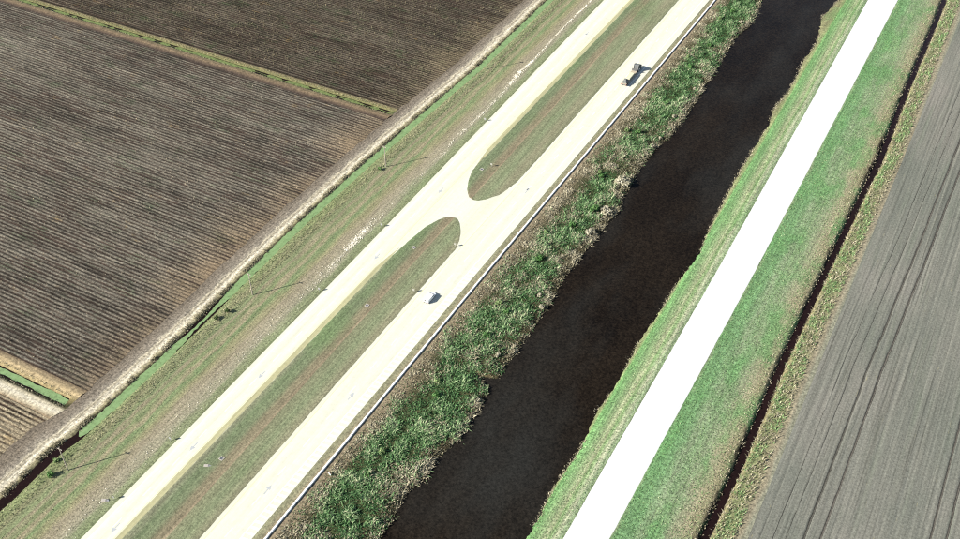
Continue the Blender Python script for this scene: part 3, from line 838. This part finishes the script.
k = RNG.random(len(y)) < dens * np.where(y > 390, .6, 1)
y = y[k]; x = CH(y) + RNG.normal(0, 1, len(y)) * wid[k]
k = x < UPL(y) - 1.2
x, y = x[k], y[k]
n = len(x); sz = RNG.uniform(.06, .2, n)
base = np.array([[1, 0, 0], [-.2, .9, 0], [-.9, .1, 0], [-.1, -1, 0], [.1, .05, .6], [.3, -.2, .5]])
a = RNG.uniform(0, 6.28, n); ca, sa = np.cos(a)[:, None], np.sin(a)[:, None]
v = np.stack([x[:, None] + (base[None, :, 0] * ca - base[None, :, 1] * sa) * sz[:, None], y[:, None] + (base[None, :, 0] * sa + base[None, :, 1] * ca) * sz[:, None], .08 + base[None, :, 2] * sz[:, None]], -1)
f0 = np.array([[0, 1, 4], [1, 2, 4], [2, 3, 4], [3, 5, 4], [3, 0, 5], [0, 4, 5]])
f = (np.arange(n)[:, None, None] * 6 + f0[None]).reshape(-1, 3)
stuff(link('limestone_chips', make_mesh('limestone_chips', v.reshape(-1, 3), f), M_chip), 'scattered white limestone chips in a line along the west verge', 'gravel')


# shrubs: leaves spread through a crown on a few stems
M_shrub_g = leaf_mat('shrub_leaves_green', [(0.0, (0.02, 0.05, 0.015)), (0.4, (0.06, 0.14, 0.04)), (0.75, (0.12, 0.22, 0.08)), (1.0, (0.22, 0.30, 0.13))], 0.25)
M_shrub_l = leaf_mat('shrub_leaves_light', [(0.0, (0.07, 0.11, 0.04)), (0.4, (0.15, 0.22, 0.09)), (0.75, (0.22, 0.30, 0.13)), (1.0, (0.34, 0.38, 0.20))], 0.25)
M_shrub_t = leaf_mat('shrub_leaves_tan', [(0.0, (0.14, 0.13, 0.08)), (0.4, (0.31, 0.29, 0.21)), (0.75, (0.42, 0.39, 0.29)), (1.0, (0.56, 0.52, 0.40))], 0.2)
M_shrub_d = leaf_mat('shrub_leaves_dark', [(0.0, (0.012, 0.022, 0.010)), (0.5, (0.03, 0.05, 0.02)), (1.0, (0.09, 0.12, 0.05))], 0.2)
M_stem = plain('woody_stem', (0.12, 0.09, 0.06), 0.9)


def crown_mesh(seed, rx, rz, n, leaf):
    r = np.random.default_rng(seed)
    lobes = r.normal(0, 1, (9, 3)); lobes /= np.linalg.norm(lobes, axis=1)[:, None]
    lobes = lobes * np.array([.55, .55, .4]) * r.uniform(.5, 1, (9, 1)); lobes[:, 2] = np.abs(lobes[:, 2])
    li = r.integers(0, 9, n)
    d = r.normal(0, 1, (n, 3)); d /= np.linalg.norm(d, axis=1)[:, None]
    c = lobes[li] + d * (r.uniform(.2, .48, 9)[li] * r.random(n) ** .35)[:, None]
    c = c * np.array([rx, rx, rz]) + np.array([0, 0, rz * .55])
    c[:, 2] = np.clip(c[:, 2], .05, None)
    nn = d + r.normal(0, .6, (n, 3)) + np.array([0, 0, .5]); nn /= np.linalg.norm(nn, axis=1)[:, None]
    u = np.cross(nn, r.normal(0, 1, (n, 3))); u /= np.linalg.norm(u, axis=1)[:, None]
    w = np.cross(nn, u)
    s = (leaf * r.uniform(.6, 1.4, n))[:, None]
    v = np.stack([c - u * s, c - w * s * .5, c + u * s, c + w * s * .5], 1).reshape(-1, 3)
    f = np.arange(n * 4).reshape(n, 4)
    t = np.repeat(np.clip(.45 + .35 * r.normal(0, .6, n) + .3 * (r.random(9)[li] - .5), 0, 1), 4)
    return make_mesh('crown', v, f, {'tint': t})


def stem_mesh(seed, h):
    r = random.Random(seed); m = MB()
    for i in range(5):
        a = r.uniform(0, 6.28); e = r.uniform(.25, .6) * h
        m.tube((math.cos(a) * .08, math.sin(a) * .08, -.3), (math.cos(a) * e, math.sin(a) * e, h * r.uniform(.6, .9)), .05, .015, 6)
    return m.mesh('stem')


CROWNS = [crown_mesh(500 + i, 1.25, 1.25, 420, .17) for i in range(5)]
STEMS = [stem_mesh(600 + i, 1.0) for i in range(3)]
CROWN_MATS = {'g': M_shrub_g, 'l': M_shrub_l, 't': M_shrub_t, 'd': M_shrub_d}
crown_cache = {}


def shrub(x, y, z, s, kind, var, label, group=None, sz=None):
    o = empty('shrub', (x, y, z), random.uniform(0, 6.28))
    o.scale = (s, s, s if sz is None else sz)
    key = (var % 5, kind)
    if key not in crown_cache:
        me = CROWNS[var % 5].copy(); me.materials.clear(); me.materials.append(CROWN_MATS[kind]); crown_cache[key] = me
    link('crown', crown_cache[key], None, o)
    link('stem', STEMS[var % 3], M_stem, o)
    return tag(o, label, 'shrub', group)


shrub(-204.2, 114.2, -.35, 1.0, 'l', 0, 'light green bush overhanging the brown ditch water near the first pole')
shrub(-201.6, 109.4, .05, 1.25, 'g', 1, 'green bush with dark shadow just below the first utility pole')
shrub(-201.2, 184.5, .1, 1.0, 'd', 2, 'dark low bush on the ditch bank, lower of a close pair')
shrub(-200.0, 189.0, .1, 1.1, 'd', 3, 'dark low bush on the ditch bank, upper of a close pair')
shrub(-109.9, 322.0, -.4, 3.6, 't', 4, 'large rounded pale bush bulging over the canal edge', None, 1.7)
shrub(-108.4, 302.0, -.6, 2.7, 't', 1, 'tan dry bush at the canal edge below the large pale bush', None, 1.5)
shrub(-108.6, 288.0, -.6, 2.3, 't', 2, 'tan dry bush on the canal edge, lowest of the three big pale ones', None, 1.4)
shrub(-112.5, 300.0, 0, 1.9, 'g', 2, 'deep green bush beside the tan bush on the canal bank')
shrub(-198.9, 284.0, .1, .9, 'g', 0, 'small bush by the middle utility pole')
ORD = ['lowest', 'second lowest', 'third', 'fourth', 'fifth', 'sixth', 'seventh', 'eighth', 'ninth', 'tenth', 'eleventh', 'twelfth']
KINDS = (('g', 12, .56, 'deep green shrub rising from the middle of the canal scrub', 'green shrubs in the canal scrub', 1.35),
         ('l', 9, .40, 'pale green shrub on the barrier side of the canal scrub', 'pale shrubs on the barrier side of the scrub', 1.05),
         ('t', 11, .90, 'tan dry shrub hanging over the canal waterline', 'dry shrubs along the canal waterline', 1.05))
for kd, n, u, lab, grp, size in KINDS:
    for i in range(n):
        yy_ = 140 + (i + .5) * (490 - 140) / n + random.uniform(-9, 9)
        if kd == 't' and 280 < yy_ < 334:
            yy_ += 42 if yy_ > 313 else -42
        x = float(RAIL(yy_) + (CL(yy_) - RAIL(yy_)) * (u + random.uniform(-.06, .06)))
        if kd == 'g' and abs(yy_ - 300) < 7:
            yy_ -= 14
        place = ORD[i] if i < 2 else ORD[i] + ' from the bottom'
        if i == n - 1:
            place = 'topmost'
        shrub(x, yy_, float(BANKZ(x, yy_)) - .05, size * random.uniform(.8, 1.3), kd, i, lab + ', ' + place, grp)

# ------------------------------------------------------------------ roadside barrier along the canal side
M_barrier = plain('white_barrier', (0.80, 0.80, 0.78), 0.8, var=.06)
M_dark = plain('shade_dark', (0.03, 0.03, 0.03), 0.9)
bar = empty('roadside_barrier', (float(RAIL(60)), 60, 0))
tag(bar, 'long white barrier between the highway and the canal scrub', 'barrier')
SEG = 3.96
hs = SEG / 2 - .02
sec_mesh = MB().prism([(-.30, 0), (-.30, .10), (-.27, .52), (-.22, .58), (.22, .58), (.27, .52), (.30, .10), (.30, 0)], 'y', -hs, hs).mesh('barrier_section')  # W-beam guardrail built as thicker solid sections for a brighter line
shade_mesh = MB().box(-.32, .32, -.5, .5, 0.0, .16).mesh('post_shade')  # dark boxes added to stand for the dotted shadow of rail posts
for y in np.arange(64, 580, SEG):
    x = float(RAIL(y)); a = -math.atan2(float(RAIL(y + 2) - RAIL(y - 2)), 4.0)
    s = link('barrier_section', sec_mesh, M_barrier, bar)
    s.location = (x - bar.location.x, y - 60, .12 + random.uniform(-.01, .01)); s.rotation_euler = (0, 0, a)
    d = link('post_shade', shade_mesh, M_dark, s)
    d.location = (0, random.uniform(-.1, .1), 0)

# ------------------------------------------------------------------ utility poles
M_wood = plain('weathered_pole_wood', (0.26, 0.23, 0.19), 0.9, var=.2)
M_ins = plain('grey_insulator', (0.42, 0.42, 0.40), 0.4)
for (x, y), lab in zip(((-198.8, 113.3), (-198.1, 200.2), (-198.0, 287.0), (-198.0, 373.7), (-198.0, 461.0)),
                       ('wooden utility pole nearest the bottom left corner, beside two green bushes', 'wooden utility pole on the verge opposite the middle field, second from the bottom',
                        'wooden utility pole on the verge left of the median crossover', 'wooden utility pole on the verge beside the far top field',
                        'wooden utility pole at the top edge of the picture')):
    p = empty('utility_pole', (x, y, .1))
    tag(p, lab, 'utility pole', 'utility poles along the west verge')
    MB().tube((0, 0, -1.5), (0, 0, 10.1), .19, .13, 12).build('pole', M_wood, p)
    ca = MB().box(-.9, .9, -.06, .06, 9.35, 9.5).build('crossarm', M_wood, p, .01)
    for q in (-.8, .8, .35):
        MB().tube((q, 0, 9.5), (q, 0, 9.62), .045, .06, 8).tube((q, 0, 9.62), (q, 0, 9.75), .06, .03, 8).build('insulator', M_ins, ca)

# ------------------------------------------------------------------ road signs and drains
M_metal = plain('galvanised_metal', (0.32, 0.33, 0.33), 0.5, 0.6)
M_back = plain('dull_sign_back', (0.22, 0.22, 0.22), 0.6)
M_face = plain('white_sign_face', (0.75, 0.75, 0.72), 0.5)
M_dull = plain('dull_sign_face', (0.20, 0.20, 0.17), 0.6)
SIGNS = [(-178.6, 253.2, 1, 'small road sign on the west verge just left of the crossover'),
         (-178.6, 212.6, 1, 'small road sign on the west verge beside the lower median'),
         (-179.5, 136.0, 1, 'small road sign on the west verge near the nearest utility pole shadow'),
         (-179.4, 111.6, 1, 'small road sign on the west verge, lowest in the picture'),
         (-178.4, 335.0, 1, 'small road sign on the west verge beside the upper median'),
         (-148.7, 256.3, -1, 'small road sign on the right edge of the lower median near its tip'),
         (-149.2, 227.8, -1, 'small road sign on the lower median opposite the square white marking'),
         (-160.4, 307.0, -1, 'small road sign inside the upper median near its tip')]
for x, y, d, lab in SIGNS:
    s = empty('road_sign', (x, y, .2 if x > -170 else .1), 0 if d < 0 else math.pi)
    tag(s, lab, 'road sign', 'small signs along the highway')
    MB().box(-.04, .04, -.03, .03, -.5, 1.75).build('post', M_metal, s)
    pa = MB().prism(rot([(-.42, -.42), (.42, -.42), (.42, .42), (-.42, .42)], 0, 0, 0), 'y', -.055, -.035)
    pa.v = [(vx, vy, vz + 1.35) for vx, vy, vz in pa.v]
    pn = pa.build('panel', M_back, s)
    fa = MB().box(-.38, .38, -.066, -.058, .97, 1.73); fa.build('face', M_dull, pn)
M_conc = plain('drain_concrete', (0.27, 0.25, 0.22), 0.9)
M_grate = plain('drain_grate', (0.05, 0.05, 0.05), 0.7, 0.3)
for x, y, lab in ((-161.7, 248.7, 'concrete drain inlet in the lower median near its rounded tip'),
                  (-161.6, 138.0, 'dark drain inlet in the lower median close to the beige shoulder'),
                  (-159.9, 214.4, 'dark drain inlet in the middle of the lower median'),
                  (-163.0, 303.6, 'concrete drain inlet at the near end of the upper median')):
    d = empty('drain_inlet', (x, y, ROADZ - .05), random.uniform(-.1, .1))
    tag(d, lab, 'drain', 'drain inlets in the medians')
    m = MB(); w, o_ = .45, .68
    m.box(-o_, o_, -o_, -w, -.3, .16).box(-o_, o_, w, o_, -.3, .16).box(-o_, -w, -w, w, -.3, .159).box(w, o_, -w, w, -.3, .159)
    m.build('frame', M_conc, d)
    gr = MB().box(-w, w, -w, w, -.3, .06).build('pit', M_grate, d)
    for q in np.linspace(-.36, .36, 5):
        MB().box(q - .035, q + .035, -w + .004, w - .004, .065, .13).build('grate_bar', M_metal, gr)
for x, y, a, lab in ((-163.6, 133.9, .5, 'white concrete culvert end in the lower median near the beige shoulder'), (-181.4, 110.2, .5, 'white concrete culvert end on the west verge beside the lowest sign')):
    cobj = empty('culvert_end', (x, y, .12), a)
    tag(cobj, lab, 'culvert')
    MB().prism([(-1.0, -.3), (1.0, -.3), (1.0, .02), (.2, .30), (-1.0, .30)], 'y', -.45, .45).build('headwall', M_conc, cobj, .02)
    MB().tube((.2, 0, .0), (1.12, 0, -.06), .22, .22, 14).build('pipe', M_metal, cobj)
mk = empty('marker_board', (-129.9, 148.2, .12), R(-20))
tag(mk, 'small white board standing in the brush just behind the barrier', 'marker')
MB().box(-.05, .05, -.03, .03, -.4, 1.0).build('post', M_metal, mk)
MB().prism([(-.7, .55), (.7, .55), (.7, 1.05), (-.7, 1.05)], 'y', -.07, -.035).build('board', M_face, mk)

# ------------------------------------------------------------------ truck on the lower carriageway
M_cab = plain('slate_blue_paint', (0.09, 0.098, 0.098), 0.6, 0.0, .06, spec=.2)
M_black = plain('black_rubber', (0.02, 0.02, 0.02), 0.85)
M_glass = plain('dark_glass', (0.015, 0.02, 0.025), 0.08, spec=.6)
M_steel = plain('dark_trailer_steel', (0.09, 0.09, 0.09), 0.6, .3)
M_deck = plain('weathered_deck_wood', (0.30, 0.26, 0.19), 0.9, var=.2)
M_load = plain('cream_wrapped_load', (0.40, 0.39, 0.28), 0.7, var=.12)
M_mach = plain('grey_machinery', (0.11, 0.115, 0.11), 0.7, var=.2)
M_rim = plain('steel_rim', (0.5, 0.5, 0.5), 0.4, .8)
M_lamp_r = plain('red_tail_lens', (0.45, 0.02, 0.02), 0.3)
M_lamp_w = plain('clear_lens', (0.7, 0.7, 0.68), 0.2)
tr = empty('flatbed_truck', (-137.2, 388.8, ROADZ))
tag(tr, 'articulated flatbed truck with slate grey cab carrying a pale load past the canal', 'truck')
bed = MB().box(-1.27, 1.27, 0, 13.2, 1.12, 1.36).build('trailer_bed', M_steel, tr, .03)
for k in range(9):
    x0 = -1.22 + k * .272
    MB().box(x0, x0 + .262, .03, 13.17, 1.362, 1.40).build('deck_plank', M_deck, bed)
MB().box(-1.25, 1.25, 13.05, 13.18, 1.405, 2.5).build('headboard', M_steel, tr)
MB().box(-.55, -.40, .3, 13, .85, 1.118).box(.40, .55, .3, 13, .85, 1.118).build('chassis_rail', M_steel, tr)


def wheel(x, y, r=.5, w=.5, parent=tr):
    s = 1 if x > 0 else -1
    t = MB().tube((x, y, r), (x - s * w, y, r), r, r, 20).build('tyre', M_black, parent, .04)
    MB().tube((x + s * .02, y, r), (x - s * .05, y, r), r * .56, r * .5, 16).build('rim', M_rim, t)


for y in (1.6, 2.9, 14.0, 15.3):
    for x in (-1.25, 1.25):
        wheel(x, y)
for x in (-1.2, 1.2):
    wheel(x, 18.0, .5, .32)
    MB().box(x - .12, x + .12, -.03, .0, 1.15, 1.3).build('tail_lamp', M_lamp_r, tr)
MB().box(-1.05, 1.05, 4.6, 10.4, 1.42, 2.0, .97, .99).build('wrapped_load', M_load, tr, .06)
mb = MB().box(-.95, .95, .9, 3.9, 1.42, 2.15, .9, .92).box(-.6, .5, 1.5, 3.1, 2.15, 2.85, .85, .85)
mb.tube((-.3, 2.9, 2.6), (.2, 4.2, 1.9), .12, .1).build('loaded_machine', M_mach, tr, .03)
MB().box(-.45, .45, 12.9, 18.9, .6, .95).build('tractor_frame', M_steel, tr)
MB().prism([(14.9, 1.1), (18.9, 1.1), (18.95, 1.9), (18.75, 2.15), (17.35, 2.35), (17.0, 3.1), (16.4, 3.45), (15.2, 3.5), (14.9, 3.3)], 'x', -1.22, 1.22).build('cab', M_cab, tr, .05)
MB().prism([(17.42, 2.42), (17.06, 3.10), (17.10, 3.12), (17.46, 2.44)], 'x', -1.05, 1.05).build('windscreen', M_glass, tr)
for s in (-1, 1):
    MB().prism([(15.9, 2.3), (17.0, 2.3), (16.85, 2.95), (15.9, 3.0)], 'x', s * 1.225, s * 1.24).build('side_window', M_glass, tr)
    MB().tube((s * 1.1, 14.75, 1.0), (s * 1.1, 14.75, 4.1), .09, .09, 10).build('exhaust_stack', M_rim, tr)
    MB().box(s * 1.5 - .1, s * 1.5 + .1, 17.05, 17.15, 2.3, 2.8).box(min(s * 1.2, s * 1.45), max(s * 1.2, s * 1.45), 17.08, 17.12, 2.5, 2.55).build('mirror', M_black, tr)
    MB().box(s * .85 - .2, s * .85 + .2, 18.95, 18.99, 1.25, 1.5).build('headlight', M_lamp_w, tr)
    MB().tube((s * .95, 15.4, .75), (s * .95, 16.9, .75), .32, .32, 14).build('fuel_tank', M_rim, tr)
MB().box(-1.2, 1.2, 18.92, 19.12, .5, .95).build('bumper', M_rim, tr, .03)

# ------------------------------------------------------------------ van built in place of a flat white mark on the lower carriageway
M_van = plain('white_van_paint', (0.80, 0.80, 0.80), 0.35, 0.0, .03, spec=.5)
vn = empty('van_for_mark', (-142.6, 224.9, ROADZ))
vn.scale = (1.0, 1.0, 0.82)
tag(vn, 'white van standing for a flat white mark beside the lower median', 'van')
hull = [(0.0, .45), (5.3, .45), (5.42, .75), (5.35, 1.05), (4.55, 1.25), (3.75, 1.98), (3.3, 2.08), (.25, 2.08), (0.05, 1.95)]
MB().prism(hull, 'x', -1.02, 1.02).build('body', M_van, vn, .07)
MB().prism([(4.47, 1.36), (3.84, 1.93), (3.88, 1.96), (4.51, 1.39)], 'x', -.84, .84).build('windscreen', M_glass, vn)
MB().box(-.75, .75, -.012, .02, 1.3, 1.85).build('rear_window', M_glass, vn)
for s_ in (-1, 1):
    MB().prism([(2.9, 1.3), (4.2, 1.3), (3.7, 1.8), (2.9, 1.8)], 'x', s_ * 1.0, s_ * 1.03).build('side_window', M_glass, vn)
    for yw in (.95, 4.35):
        wheel(s_ * 1.02, yw, .36, .24, vn)
    MB().box(s_ * .78 - .16, s_ * .78 + .16, 5.33, 5.44, .8, .98).build('headlight', M_lamp_w, vn)
    MB().box(s_ * .9 - .09, s_ * .9 + .09, -.03, .03, .8, 1.25).build('tail_lamp', M_lamp_r, vn)
    MB().box(min(s_ * 1.0, s_ * 1.22), max(s_ * 1.0, s_ * 1.22), 3.85, 3.98, 1.28, 1.48).build('mirror', M_van, vn)
MB().box(-.98, .98, -.1, .0, .42, .66).build('rear_bumper', M_black, vn, .02)
